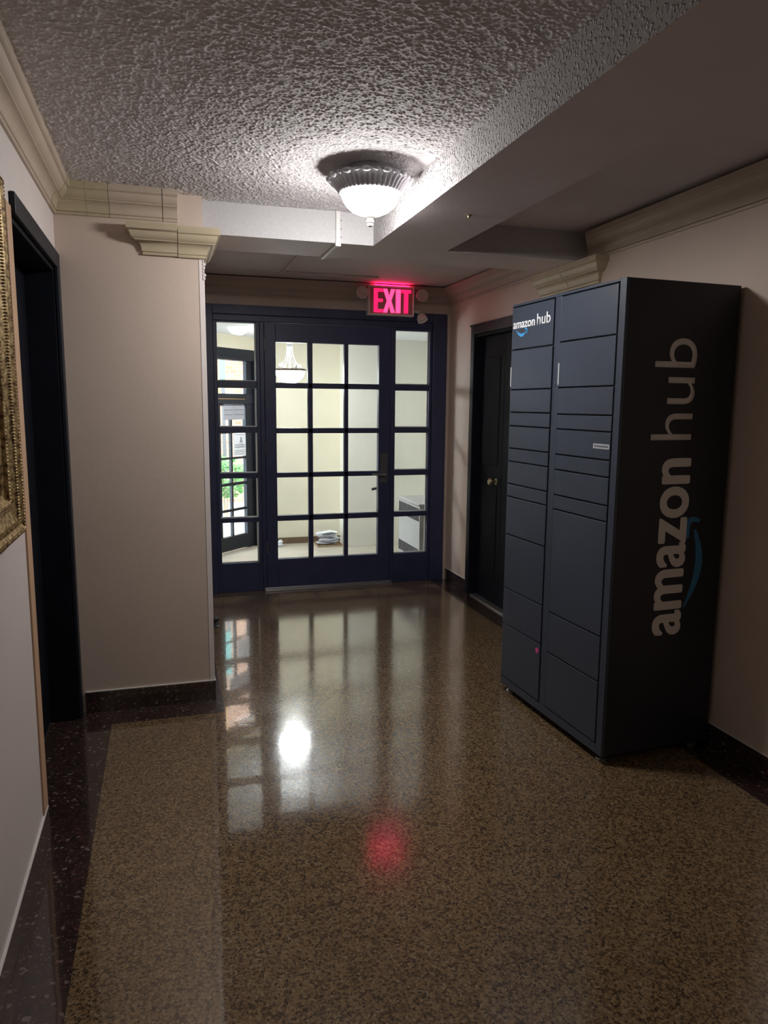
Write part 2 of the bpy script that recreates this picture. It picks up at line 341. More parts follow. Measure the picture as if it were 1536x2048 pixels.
# ------------------------------------------------------------------ left doorway
d = empty('door_1', (XL - .12, (DL0 + DL1) / 2, 0)); struct(d, 'dark navy door in recess of the left wall', 'door')
cy = d.location.y; hw = (DL1 - DL0) / 2
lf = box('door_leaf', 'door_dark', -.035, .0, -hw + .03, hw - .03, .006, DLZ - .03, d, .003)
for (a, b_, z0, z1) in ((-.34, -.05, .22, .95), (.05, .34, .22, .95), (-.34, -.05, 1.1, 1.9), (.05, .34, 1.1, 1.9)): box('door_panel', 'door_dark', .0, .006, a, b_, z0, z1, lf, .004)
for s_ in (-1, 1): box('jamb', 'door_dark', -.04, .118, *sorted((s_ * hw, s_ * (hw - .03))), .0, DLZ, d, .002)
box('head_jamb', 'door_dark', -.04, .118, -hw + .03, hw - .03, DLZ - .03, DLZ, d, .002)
box('casing', 'navy_dark', .12, .138, hw - .022, hw + .040, 0, DLZ + .055, d, .004)
box('casing_head', 'navy_dark', .12, .138, -hw - .0, hw - .022, DLZ - .012, DLZ + .055, d, .004)
MB().lathe([(0, 0), (.012, 0), (.012, .03), (.028, .04), (.03, .055), (.02, .066), (0, .068)], (0, -hw + .1, .95), 16, axis='X').build('door_knob', 'brass', d, smooth=40)
MB().box(-.04, .0, -hw, hw, 0, .005).build('threshold', 'dull_steel', d)

# right closet doorway
d = empty('door_2', (XR + .05, (DR0 + DR1) / 2, 0)); struct(d, 'dark closet door in right wall, half hidden by locker', 'door')
hw = (DR1 - DR0) / 2
for s_ in (-1, 1):
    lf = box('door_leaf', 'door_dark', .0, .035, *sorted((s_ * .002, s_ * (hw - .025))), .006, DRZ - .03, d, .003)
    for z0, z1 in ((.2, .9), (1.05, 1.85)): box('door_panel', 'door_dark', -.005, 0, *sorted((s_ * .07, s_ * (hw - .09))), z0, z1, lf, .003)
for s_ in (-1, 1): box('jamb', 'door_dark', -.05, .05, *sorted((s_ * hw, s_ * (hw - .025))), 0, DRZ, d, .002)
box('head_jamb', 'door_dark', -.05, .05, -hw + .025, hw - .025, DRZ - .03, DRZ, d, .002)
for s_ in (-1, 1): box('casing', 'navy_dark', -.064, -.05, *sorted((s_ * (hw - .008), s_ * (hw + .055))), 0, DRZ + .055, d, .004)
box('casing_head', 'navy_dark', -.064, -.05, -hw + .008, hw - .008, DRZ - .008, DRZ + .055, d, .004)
box('casing_cap', 'navy_dark', -.072, -.05, -hw - .06, hw + .06, DRZ + .05, DRZ + .064, d, .003)
k = MB().lathe([(0, 0), (.024, 0), (.024, -.006), (.010, -.008), (.010, -.03), (.026, -.04), (.029, -.052), (.02, -.064), (0, -.066)], (0, .08, .94), 20, axis='X').build('door_knob', 'brass', d, smooth=40)
box('threshold', 'steel', -.055, .04, -hw + .025, hw - .025, .0, .010, d, .003)

# ------------------------------------------------------------------ entrance: frame, sidelights, glazed door
FX0, FX1 = XP + .002, 2.262
YF = YD - .03          # front face of the frame
e = empty('door_frame', ((FX0 + FX1) / 2, YD, 0)); struct(e, 'dark navy timber frame around the glazed entrance door and sidelights', 'door frame')
ex = e.location.x
def fbox(name, x0, x1, z0, z1, y0, y1, par=e, bev=.004, mat='navy', o=None):
    ox = ex if o is None else o
    return box(name, mat, x0 - ox, x1 - ox, y0 - YD, y1 - YD, z0, z1, par, bev)
fbox('jamb', FX0, .372, 0, 2.235, YF - .012, YD + .07)
fbox('jamb', 2.142, FX1, 0, 2.235, YF - .012, YD + .07)
fbox('head', .372, 2.142, 2.165, 2.235, YF - .012, YD + .07)
fbox('head_stop', .372, 2.142, 2.118, 2.165, YF + .004, YD + .07)
fbox('mullion', .722, .756, 0, 2.118, YF, YD + .06)
fbox('mullion', 1.787, 1.812, 0, 2.118, YF, YD + .06)
fbox('edge_filler', FX1, XR, 0, 2.235, YF + .01, YD + .07, mat='wall_paint', bev=0)
def glazed(root, ox, x0, x1, z0, z1, cols, rows, yf, yb, mat='navy', mut=True):
    """stiles, rails and muntins round a grid of separate panes"""
    fbox('stile', x0, cols[0][0], z0, z1, yf, yb, root, .003, mat, ox); fbox('stile', cols[-1][1], x1, z0, z1, yf, yb, root, .003, mat, ox)
    fbox('bottom_rail', cols[0][0], cols[-1][1], z0, rows[-1][0], yf, yb, root, .003, mat, ox); fbox('top_rail', cols[0][0], cols[-1][1], rows[0][1], z1, yf, yb, root, .003, mat, ox)
    for a, b_ in zip(cols, cols[1:]): fbox('muntin', a[1], b_[0], rows[-1][0], rows[0][1], yf + .006, yb - .006, root, .003, mat, ox)
    for a, b_ in zip(rows, rows[1:]): fbox('muntin', cols[0][0], cols[-1][1], b_[1], a[0], yf + .006, yb - .006, root, .003, mat, ox)
    for c in cols:
        for q in rows: fbox('pane', c[0] - .002, c[1] + .002, q[0] - .002, q[1] + .002, yf + .018, yf + .022, root, 0, 'pane_glass', ox)
LR = [(1.668, 2.106), (1.316, 1.614), (.956, 1.270), (.600, .914), (.236, .563)]
wl = empty('window_1', (.547, YD, 0)); struct(wl, 'five-pane sidelight left of the entrance door, next to pier', 'window')
glazed(wl, .547, .372, .722, 0, 2.118, [(.402, .695)], LR, YF + .006, YD + .03)
RR = [(1.662, 2.092), (1.312, 1.612), (.958, 1.266), (.603, .912), (.248, .563)]
wr = empty('window_2', (1.977, YD, 0)); struct(wr, 'five-pane sidelight right of the entrance door, by right wall', 'window')
glazed(wr, 1.977, 1.812, 2.142, 0, 2.118, [(1.824, 2.116)], RR, YF + .006, YD + .03)
for par, ox, x1, rows in ((wl, .547, .695, LR), (wr, 1.977, 2.116, RR)):
    for q in rows:
        fbox('glazing_bead', x1 - .010, x1 - .002, q[0], q[1], YD + .002, YD + .012, par, 0, 'raceway_white', ox)
        fbox('glazing_bead', x1 - .29, x1 - .012, q[0], q[0] + .007, YD + .002, YD + .012, par, 0, 'raceway_white', ox)
dr = empty('door_3', (1.27, YD, 0)); struct(dr, 'dark navy fifteen-pane glazed entrance door with steel lever', 'door')
glazed(dr, 1.27, .758, 1.785, .012, 2.114, [(.845, 1.099), (1.137, 1.394), (1.428, 1.682)], [(1.660, 1.970), (1.306, 1.618), (.953, 1.265), (.607, .914), (.252, .563)], YF + .002, YD + .025)
pl = fbox('lock_plate', 1.697, 1.760, .857, 1.10, YF - .004, YF + .002, dr, .001, 'dull_steel', 1.27)
MB().tube([(1.728 - 1.27, YF - YD - .003, .925), (1.728 - 1.27, YF - YD - .045, .925), (1.70 - 1.27, YF - YD - .052, .926), (1.615 - 1.27, YF - YD - .052, .930)], .008, 10).build('lever', 'steel', pl, smooth=40)
MB().tube([(1.70 - 1.27, .026, .80), (1.70 - 1.27, .07, .80), (1.655 - 1.27, .075, .79)], .012, 8).build('pull', 'dull_steel', dr, smooth=40)
for z in (.3, 1.1, 1.9): MB().lathe([(0, 0), (.007, 0), (.007, .1), (0, .1)], (.758 - 1.27, YF - YD - .004, z), 10).build('hinge', 'dull_steel', dr, smooth=40)
th = MB(); th.box(.735, 1.80, YF - .045, YF + .005, 0, .010); th.box(.735, 1.80, YF - .012, YF + .0, .010, .024)
struct(th.build('trim_14', 'steel', bevel=.002), 'metal threshold strip under the glazed entrance door', 'threshold')

# ------------------------------------------------------------------ vestibule
ZV = 2.16
struct(box('ceiling_vestibule', 'vest_ceiling', -.6, 2.9, YD + .1, 8.0, ZV, ZV + .1), 'pale vestibule ceiling seen through glazing', 'ceiling')
struct(box('wall_vestibule_back', 'vest_wall', .86, 1.82, 7.75, 7.87, 0, ZV), 'cream back wall of vestibule recess', 'wall')
struct(box('wall_vestibule_chase', 'vest_white', 1.815, 2.75, 7.41, 7.87, 0, ZV), 'bright cream projecting wall at right of vestibule', 'wall')
struct(box('wall_vestibule_right', 'vest_white', 2.70, 2.85, YD + .07, 7.41, 0, ZV), 'cream right side wall of vestibule', 'wall')
struct(box('wall_vestibule_left', 'vest_wall', -.25, -.12, YD + .1, 6.74, 0, ZV), 'cream left side wall of vestibule', 'wall')
w = MB(); w.box(-.6, XP, YD + .07, YD + .1, 0, ZV); w.box(2.262, 2.9, YD + .07, YD + .1, 0, ZV)
struct(w.build('wall_vestibule_front', 'vest_wall'), 'cream wall strips beside the door frame inside vestibule', 'wall')
struct(box('baseboard_vestibule', 'vest_base', .93, 1.815, 7.738, 7.75, 0, .065), 'brown baseboard at foot of vestibule back wall', 'baseboard')
# outer entrance door in the splayed wall: s runs along (1,1)/sqrt2 from (0.511,7.37)
O45 = Vector((.511, 7.37, 0)); A45 = math.radians(45)
od = empty('door_4', O45, A45); struct(od, 'dark glazed street door on splayed wall seen through left sidelight', 'door')
def sb(name, s0, s1, t0, t1, z0, z1, mat='navy_dark', par=od, bev=.003): return box(name, mat, s0, s1, t0, t1, z0, z1, par, bev)
oc = [(-.62, -.43), (-.41, -.215), (-.195, .0), (.0, .160), (.182, .388)]
oc = [(-.40, -.215), (-.195, -.012), (.010, .160), (.182, .388)]
orow = [(1.22, 1.470), (.958, 1.198), (.70, .938), (.432, .672), (.152, .408)]
sb('stile', -.50, -.40, -.02, .025, 0, 1.49); sb('stile', .388, .50, -.02, .025, 0, 1.49); sb('transom_stile', -.50, -.42, -.02, .025, 1.59, 1.92); sb('transom_stile', .41, .50, -.02, .025, 1.59, 1.92)
sb('bottom_rail', -.40, .388, -.02, .025, .01, .152); sb('top_rail', -.40, .388, -.02, .025, 1.470, 1.49); sb('transom_bar', -.50, .50, -.03, .04, 1.49, 1.59); sb('transom_trim', -.40, .36, -.036, -.03, 1.535, 1.542, 'timber'); sb('transom_pane', -.42, .41, .002, .006, 1.59, 1.92, 'pane_glass', bev=0)
for a, b_ in zip(oc, oc[1:]): sb('muntin', a[1], b_[0], -.014, .02, .152, 1.470)
for a, b_ in zip(orow, orow[1:]): sb('muntin', -.40, .388, -.014, .02, b_[1], a[0])
for c in oc:
    for q in orow: sb('pane', c[0], c[1], .002, .006, q[0], q[1], 'pane_glass', bev=0)
sb('jamb', .50, .60, -.05, .08, 0, 2.03); sb('jamb', -.60, -.50, -.05, .08, 0, 2.03); sb('head', -.50, .50, -.05, .08, 1.92, 2.03); sb('head_trim', -.60, .60, -.065, -.05, 1.93, 1.955)
wv = MB(); wv.box(-.95, -.60, -.04, .1, 0, ZV); wv.box(.60, .66, -.04, .1, 0, ZV); wv.box(-.60, .60, -.04, .1, 2.03, ZV)
o = wv.build('wall_splay', 'vest_wall'); o.location = O45; o.rotation_euler = (0, 0, A45); struct(o, 'cream splayed wall around street door', 'wall')
# notices on the street door
for i, (s0, s1, z1, z0) in enumerate(((.05, .195, 1.52, 1.335), (.20, .365, 1.525, 1.335))):
    o = box('notice_sheet', 'paper_grey', s0, s1, -.020, -.016, z0, z1); o.location = O45; o.rotation_euler = (0, 0, A45)
    tag(o, ('left' if i == 0 else 'right') + ' of two grey notice sheets taped on street door glass', 'notice', 'notices on the street door')
    for zz in (.25, .5, .75): box('print_line', 'label_ink', s0 + .012, s1 - .012, -.0212, -.020, z0 + (z1 - z0) * zz, z0 + (z1 - z0) * zz + .004, o)
o = box('notice_sheet', 'paper', .190, .378, -.020, -.016, .965, 1.20); o.location = O45; o.rotation_euler = (0, 0, A45)
tag(o, 'white notice with large letter A on street door glass', 'notice', 'notices on the street door')
sheetA = o
for z in (.985, 1.005, 1.022, 1.055, 1.075, 1.18): box('print_line', 'label_ink', .205, .362, -.0212, -.020, z, z + (.006 if z > 1.05 and z < 1.08 else .003), sheetA)

def text_mesh(name, body, mat, w, h_, fn, parent, extr=.0012, offset=0., bold=0.):
    """flat lettering: w = run length, h_ = height of the tallest glyph; fn(a, b, d) maps to space"""
    c = bpy.data.curves.new(name, 'FONT'); c.body = body; c.size = 1.; c.offset = offset; c.resolution_u = 6
    t = bpy.data.objects.new(name, c); COL.objects.link(t); bpy.context.view_layer.update()
    me = bpy.data.meshes.new_from_object(t.evaluated_get(bpy.context.evaluated_depsgraph_get())); bpy.data.objects.remove(t)
    if bold:       # heavier strokes: the outline repeated a little shifted all round
        b2 = bmesh.new(); b2.from_mesh(me); src = b2.verts[:] + b2.edges[:] + b2.faces[:]
        for q in range(10):
            r2 = bmesh.ops.duplicate(b2, geom=src); an = 2 * math.pi * q / 10
            for v in r2['geom']:
                if isinstance(v, bmesh.types.BMVert): v.co += Vector((bold * math.cos(an), bold * .7 * math.sin(an), (q + 1) * .004))
        b2.to_mesh(me); b2.free()
    xs = [v.co.x for v in me.vertices]; ys = [v.co.y for v in me.vertices]; x0, x1, y0, y1 = min(xs), max(xs), min(ys), max(ys)
    bm = bmesh.new(); bm.from_mesh(me); bmesh.ops.remove_doubles(bm, verts=bm.verts, dist=1e-5)
    r_ = bmesh.ops.extrude_face_region(bm, geom=bm.faces[:]); ext = [v for v in r_['geom'] if isinstance(v, bmesh.types.BMVert)]; es = set(ext)
    for v in bm.verts:
        a = (v.co.x - x0) / (x1 - x0) * w; b_ = (v.co.y - y0) / (y1 - y0) * h_
        v.co = Vector(fn(a, b_, (extr if v in es else 0.) + v.co.z * .01))
    bmesh.ops.recalc_face_normals(bm, faces=bm.faces); bm.to_mesh(me); bm.free(); me.materials.clear(); me.materials.append(MAT[mat])
    o = bpy.data.objects.new(name, me); COL.objects.link(o); o.parent = parent; return o
text_mesh('letter_a', 'A', 'label_ink', .045, .07, lambda a, b_, d_: (.285 + a, -.0202 - d_, 1.09 + b_), sheetA)

# vestibule pendant
PX, PY = 1.105, 6.70
p = empty('pendant_light', (PX, PY, ZV), label='white scroll-armed bowl pendant glowing in the vestibule', cat='pendant light')
MB().lathe([(0, 0), (.06, 0), (.055, -.018), (.02, -.03), (0, -.03)], n=24).build('canopy', 'pendant_metal', p, smooth=40)
MB().tube([(0, 0, -.02), (0, 0, -.36)], .007, 10).build('stem', 'pendant_metal', p, smooth=40)
MB().lathe([(0, -.09), (.02, -.10), (.03, -.12), (.022, -.14), (.03, -.16), (.016, -.18), (0, -.19)], n=20).build('hub', 'pendant_metal', p, smooth=40)
for k in range(4):
    a = 2 * math.pi * k / 4 + .35; ca, sa = math.cos(a), math.sin(a)
    pts = []
    for i in range(14):
        t = i / 13; pts.append((.022 + .080 * t ** 2.6, -.12 - .205 * t + .012 * math.sin(t * 6.2)))
    for i in range(1, 15):
        t = i / 14; an = -1.2 + 5.2 * t; rad = .026 * (1 - .55 * t); pts.append((.107 + .0 + rad * math.cos(an) - .010, -.326 + rad * math.sin(an)))
    MB().tube([(q * ca, q * sa, z) for q, z in pts], .0042, 8).build('scroll_arm', 'pendant_metal', p, smooth=True)
MB().lathe([(.078, -.346), (.10, -.347), (.140, -.350), (.148, -.356), (.149, -.364), (.144, -.370), (.130, -.366), (.078, -.362), (.078, -.346)], n=40).build('bowl_rim', 'vest_base', p, smooth=40)
MB().lathe([(.137, -.366), (.130, -.395), (.112, -.430), (.080, -.462), (.04, -.481), (0, -.487)], n=40).build('bowl', 'pendant_glow', p, smooth=True)

# radiator cover, papers
rc = empty('radiator_cover', (2.37, 6.52, 0), label='grey slotted radiator cover at right side of vestibule', cat='radiator cover')
box('cabinet', 'radiator_grey', -.17, .30, -.31, .31, .04, .585, rc, .006); box('lid', 'radiator_grey', -.185, .31, -.325, .325, .585, .605, rc, .006)
box('plinth', 'dull_steel', -.15, .30, -.30, .30, 0, .04, rc)
for k in range(22): box('grille_slat', 'dull_steel', -.174, -.17, -.29 + k * .0272, -.276 + k * .0272, .44, .56, rc)
for k in range(22): box('grille_slat', 'dull_steel', -.174, -.17, -.29 + k * .0272, -.276 + k * .0272, .08, .18, rc)
cb = empty('cardboard_tray', (1.64, 7.54, 0), label='low cardboard tray of papers on the vestibule floor', cat='tray')
box('tray_base', 'cardboard', -.13, .13, -.09, .12, 0, .006, cb)
for a in ((-.13, .13, -.094, -.09), (-.13, .13, .12, .124), (-.134, -.13, -.094, .124), (.13, .134, -.094, .124)): box('tray_side', 'cardboard', *a, 0, .02, cb)
for k in range(6):
    mm = MB(); L, Wd = .21, .14; n = 5; ph = random.uniform(0, 6)
    for i in range(n):
        for j in range(4):
            def pt(a, b_, t=0.): return ((a / n - .5) * L, (b_ / 4 - .5) * Wd, (.005 + .003 * (k > 3)) * math.sin(a * 1.3 + ph) + .003 * math.cos(b_ * 1.7 + ph) + t)
            mm.poly([pt(i, j), pt(i + 1, j), pt(i + 1, j + 1), pt(i, j + 1)])
    o = mm.build('loose_paper', 'paper'); sm = o.modifiers.new('thick', 'SOLIDIFY'); sm.thickness = .0012
    o.location = (1.64 + random.uniform(-.03, .03), 7.55 + random.uniform(-.015, .015), .030 + k * .023); o.rotation_euler = (random.uniform(-.03, .03), random.uniform(-.03, .03), random.uniform(-.4, .4))
    tag(o, ('lowest', 'second lowest', 'third lowest', 'third highest', 'second highest', 'topmost')[k] + ' crumpled white paper of the heap in the cardboard tray', 'paper', 'papers heaped in the tray')
o = MB().lathe([(0, 0), (.02, .004), (.028, .02), (.02, .035), (.026, .05), (.012, .07), (0, .072)], (0, 0, 0), 9, mod=lambda a, k: 1 + .3 * math.sin(3 * a + k * 1.7)).build('crumpled_paper', 'paper'); o.location = (1.135, 7.60, 0)
tag(o, 'small crumpled white scrap on vestibule floor before brown baseboard', 'paper')

# ------------------------------------------------------------------ outside the street door
struct(box('ground_outside', 'pavement', -14, 14, 6.0, 26, -.25, -.10), 'pale pavement outside street door', 'ground')
bw = empty('brick_building', (1.2, 12.0, -.1), label='pale brick building front across the street', cat='building')
box('brick_wall', 'brick', -6, 6, 0, .4, 0, 7, bw)
for x in (-3.4, -2.1, 1.9): 
    o = box('building_window', 'navy', x, x + .9, -.03, .0, 1.0, 2.6, bw); box('window_pane', 'label_grey', x + .07, x + .83, -.04, -.03, 1.07, 2.53, o)
bx_ = empty('sign_board', (.68, 10.6, -.1), label='teal sign board on legs beyond the street door glass', cat='sign board')
box('board', 'awning_teal', -.35, .16, -.03, .03, 1.92, 2.6, bx_, .01)
for q in (-.32, .13): box('leg', 'dull_steel', q - .025, q + .025, .03, .07, 0, 2.6, bx_)
for x, wd_ in ((1.02, .16), (.58, .10)):
    o = empty('porch_post', (x, 8.9, -.1), label='orange timber porch post outside street door, ' + ('wider right one' if x > .8 else 'slim left one'), cat='post', group='porch posts')
    box('shaft', 'timber', -wd_ / 2, wd_ / 2, -.06, .06, .12, 2.9, o, .006); box('plinth', 'pavement', -wd_ / 2 - .02, wd_ / 2 + .02, -.09, .09, 0, .12, o, .006)
for q, (sx, sy, sz, rr_) in enumerate(((.75, 9.9, .62, .30), (1.50, 10.3, .55, .26))):
    o = empty('green_shrub', (sx, sy, -.1), label='leafy green shrub outside street door, ' + ('nearer left' if q == 0 else 'farther right'), cat='shrub', group='shrubs outside')
    lm = MB()
    for k in range(420):
        v = Vector((random.gauss(0, 1), random.gauss(0, 1), random.gauss(0, 1))).normalized() * rr_ * random.uniform(.5, 1) + Vector((0, 0, sz))
        t = Vector((random.gauss(0, 1), random.gauss(0, 1), random.gauss(0, .6))).normalized() * .045; n_ = t.orthogonal().normalized() * .02
        lm.poly([v - t, v + n_, v + t, v - n_])
    lm.build('foliage', 'leaf_green', o, kind='stuff')
    for k in range(4): MB().tube([(0, 0, 0), (.04 * math.cos(k * 1.6), .04 * math.sin(k * 1.6), sz * .6), (.12 * math.cos(k * 1.6), .12 * math.sin(k * 1.6), sz)], .009, 6).build('stem', 'cardboard', o)

# ------------------------------------------------------------------ hall ceiling light
def ceiling_light(x, y, glow, label):
    c = empty('ceiling_light', (x, y, ZC), label=label, cat='ceiling light', group='hall ceiling lights')
    ribs = 44
    MB().lathe([(.0, 0), (.098, 0), (.100, -.030), (.150, -.038), (.168, -.044), (.171, -.051), (.163, -.058), (.150, -.068), (.139, -.082), (.130, -.095), (.126, -.101), (.118, -.103), (.0, -.098)], n=ribs * 4,
               mod=lambda a, k: 1 + (.020 * math.cos(ribs * a) if 6 <= k <= 9 else 0)).build('fluted_pan', 'fixture_metal', c, smooth=50)
    for k in range(26):      # wreath of raised leaves round the rim
        a = 2 * math.pi * k / 26; l = MB()
        l.lathe([(0, -1), (.55, -.75), (.9, -.3), (1, .1), (.8, .6), (.4, .9), (0, 1)], n=8)
        s_ = 1.15 if k % 2 == 0 else .75
        l.v = [((.167 + vz * .004) * math.cos(a) * 1 + (-math.sin(a)) * vx * .019 * s_ + math.cos(a) * vy * .012 * s_, (.167) * math.sin(a) + math.cos(a) * vx * .019 * s_ + math.sin(a) * vy * .012 * s_, -.050 + vz * .010 * s_) for vx, vy, vz in l.v]
        l.build('rim_leaf', 'fixture_metal', c, smooth=True)
    MB().lathe([(.119, -.101), (.1175, -.110), (.111, -.128), (.098, -.148), (.076, -.167), (.048, -.180), (.016, -.187), (0, -.188)], n=48).build('glass_bowl', glow, c, smooth=True)
    fn_ = MB().lathe([(0, -.184), (.020, -.186), (.022, -.191), (.012, -.195), (.012, -.201), (.0155, -.205), (.0155, -.210), (.010, -.213), (.013, -.218), (.011, -.225), (0, -.230)], n=24).build('finial', 'white_plastic', c, smooth=40)
    for k in range(12):
        a = 2 * math.pi * k / 12; MB().tube([(.017 * math.cos(a), .017 * math.sin(a), -.188), (.024 * math.cos(a), .024 * math.sin(a), -.181)], [.0035, .001], 5).build('finial_petal', 'white_plastic', fn_)
    return c
ceiling_light(.835, 3.02, 'bowl_glow', 'lit white bowl ceiling light with fluted metal rim and finial')
ceiling_light(.45, -1.0, 'bowl_glow_fill', 'added bowl ceiling light behind the viewer, unseen, for fill')

# ------------------------------------------------------------------ exit sign
e = empty('exit_sign', (1.758, 5.735, 2.197), label='glowing red EXIT sign with emergency lamp heads above entrance door', cat='exit sign')
hs = MB(); hs.box(-.19, .19, -.03, .06, 0, .012); hs.box(-.19, .19, -.03, .06, .218, .230); hs.box(-.19, -.178, -.03, .06, .012, .218); hs.box(.178, .19, -.03, .06, .012, .218); hs.box(-.178, .178, .0, .06, .012, .218)
hs.build('housing', 'white_plastic', e, .003)
box('face_plate', 'sign_face', -.176, .176, -.012, 0, .014, .216, e, .001)
def letter(pts, x0, w_, m_, z0=.024, h_=.182):
    MB().prism([(x0 + a * w_, z0 + b_ * h_) for a, b_ in pts], lambda a, b_, d_: (a, -.012 - d_, b_), .006).build('letter', m_, e)
letter([(0, 0), (1, 0), (1, .13), (.38, .13), (.38, .44), (.9, .44), (.9, .57), (.38, .57), (.38, .87), (1, .87), (1, 1), (0, 1)], -.142, .080, 'exit_red')
letter([(0, 0), (.34, 0), (.5, .32), (.66, 0), (1, 0), (.68, .5), (1, 1), (.66, 1), (.5, .68), (.34, 1), (0, 1), (.32, .5)], -.066, .098, 'exit_red_hot')
letter([(0, 0), (1, 0), (1, 1), (0, 1)], .040, .038, 'exit_red_hot')
letter([(.32, 0), (.72, 0), (.72, .86), (1, .86), (1, 1), (0, 1), (0, .86), (.32, .86)], .081, .084, 'exit_red')
box('light_slot', 'exit_slot', -.14, .15, -.026, -.014, .2302, .2312, e)
for sx, mname in ((-.245, 'lamp_head'), (.252, 'lamp_head')):
    h1 = MB().lathe([(0, 0), (.034, 0), (.044, .012), (.049, .035), (.049, .045), (.043, .047), (.041, .041), (.018, .036), (0, .035)], (sx, -.005, .165), 28, axis='Y').build('lamp_head', 'white_plastic', e, smooth=40)
    MB().tube([(sx, .0, .165), (sx * .82, .01, .165)], .012, 8).build('lamp_arm', 'white_plastic', h1, smooth=True)
lh = MB().lathe([(0, 0), (.030, .0), (.040, .02), (.044, .05), (.040, .055), (.034, .046), (0, .040)], (0, 0, 0), 24, axis='Y').build('lamp_head', 'white_plastic', e, smooth=40)
lh.location = (.262, .02, .02); lh.rotation_euler = (math.radians(62), 0, math.radians(35))
MB().tube([(.19, .03, .05), (.23, .03, .045), (.262, .025, .035)], .012, 8).build('lamp_arm', 'white_plastic', e, smooth=True)

# surface raceway feeding the sign
rw = empty('cable_raceway', (.86, YB, ZS), label='white cable raceway down cross beam and across ceiling to exit sign', cat='raceway')
box('riser', 'raceway_white', -.011, .011, -.014, 0, -.012, ZC - ZS, rw, .003)
box('elbow', 'raceway_white', -.014, .014, -.018, .02, -.018, .01, rw, .003)
box('beam_run', 'raceway_white', -.010, .010, 0, YB2 - YB, -.012, 0, rw, .003)
box('ceiling_run', 'beam_paint', -.010, .010, YB2 - YB + .0, 5.47 - YB, ZC - ZS - .012, ZC - ZS, rw, .003)
box('cross_run', 'beam_paint', -.02, 1.58 - .86, 5.455 - YB, 5.475 - YB, ZC - ZS - .012, ZC - ZS, rw, .003)
for i, (z) in enumerate((.03, .07, .11)): MB().lathe([(0, 0), (.003, 0), (.002, .002), (0, .002)], (.018, -.0005, z), 10, axis='Y').build('screw', 'dull_steel', rw)
# small plug on the beam underside
o = MB().lathe([(0, -.012), (.006, -.012), (.007, -.004), (.013, -.002), (.014, 0), (0, 0)], n=14).build('ceiling_plug', 'brass', smooth=40); o.location = (1.263, 3.002, ZS)
tag(o, 'tiny brass plug under the long ceiling beam', 'plug')

# ------------------------------------------------------------------ parcel locker
LW, LD, LH = .885, .560, 1.991
lk = empty('parcel_locker', (1.715, 2.5095, 0), .045, 'tall dark navy parcel locker with many doors and white side lettering', 'parcel locker')
bdy = MB().box(.014, LD, 0, LW, .035, LH).build('body', 'locker_paint_shaded', lk, .004)
fr = MB(); fr.box(0, .016, 0, .040, .035, LH); fr.box(0, .016, LW - .006, LW, .035, LH); fr.box(0, .016, .040, LW - .006, 1.980, LH); fr.box(0, .016, .040, LW - .006, .035, .078)
fr.build('front_frame', 'locker_paint', lk, .002)
box('centre_post', 'locker_paint', .001, .016, .448, .498, .078, 1.980, lk, .002)
for z in (1.93, 1.79, 1.60): MB().lathe([(0, 0), (.004, 0), (.003, -.003), (0, -.003)], (.001, .473, z), 10, axis='X').build('screw', 'steel', lk)
RC = [1.977, 1.779, 1.580, 1.463, 1.397, 1.283, 1.214, 1.099, 1.033, .547, .352, .080]
LC = [1.977, 1.771, 1.577, 1.466, 1.398, 1.286, 1.220, 1.105, 1.040, .844, .560, .370, .080]
doors = {}
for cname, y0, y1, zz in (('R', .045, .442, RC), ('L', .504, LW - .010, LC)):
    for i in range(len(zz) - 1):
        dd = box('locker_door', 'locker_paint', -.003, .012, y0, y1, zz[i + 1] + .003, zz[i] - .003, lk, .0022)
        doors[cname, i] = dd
for cy_ in (.443, LW - .009): box('edge_highlight', 'label_grey', -.004, .004, cy_ - .004, cy_ + .006, 1.592, 1.688, lk, .001)  # pale strips put in for the bright highlights at the door edges
lb = box('sticker', 'label_grey', -.0042, -.003, .049, .158, 1.327, 1.347, doors['R', 4], .0)
for k in range(9): box('print_mark', 'label_ink', -.0046, -.0042, .058 + k * .0105, .065 + k * .0105, 1.333, 1.341, lb)
MB().lathe([(0, 0), (.013, 0), (.013, -.001), (0, -.001)], (-.003, .529, .330), 20, axis='X').build('sticker', 'pink_sticker', doors['L', 11])
for fx, fy in ((.04, .05), (.04, LW - .05), (LD - .05, .05), (LD - .05, LW - .05)):
    MB().lathe([(0, 0), (.024, 0), (.026, .006), (.020, .012), (.010, .014), (.010, .036), (0, .036)], (fx, fy, 0), 18).build('foot', 'steel', lk, smooth=40)
# side lettering, read from bottom to top: run -> +z, glyph up -> -x, face at y = 0
def side_fn(z0, base, slope=0.): return lambda a, b_, d_: (base - b_, -.0002 - d_, z0 + a)
text_mesh('lettering', 'amazon', 'vinyl_white', .752, .147, side_fn(.540, .367), lk, .0008, 0., .028)
text_mesh('lettering', 'hub', 'vinyl_white', .405, .202, side_fn(1.366, .357), lk, .0008, -.004)
def smile(fn, name, mat, parent):
    up, lo = [], []
    n = 24
    for i in range(n + 1):
        t = i / n; z = .655 + (.990 - .655) * t
        s_out = .378 + .080 * math.sin(math.pi * min(1, t * .86) ** 1.0) ** .9 * 1.0 + .0
        th_ = .036 * math.sin(math.pi * (.04 + .86 * t)) ** .8
        up.append((z, s_out)); lo.append((z, s_out - th_))
    MB().prism(up + lo[::-1], fn, .0008).build(name, mat, parent)
    MB().prism([(.955, .366), (.985, .361), (1.020, .363), (1.043, .376), (1.045, .400), (1.034, .432), (1.020, .430), (1.024, .402), (1.018, .386), (1.000, .380), (.975, .381), (.955, .380)], fn, .0008).build(name, mat, parent)
smile(lambda z, s_, d_: (s_, -.0002 - d_, z), 'arrow_mark', 'vinyl_blue', lk)
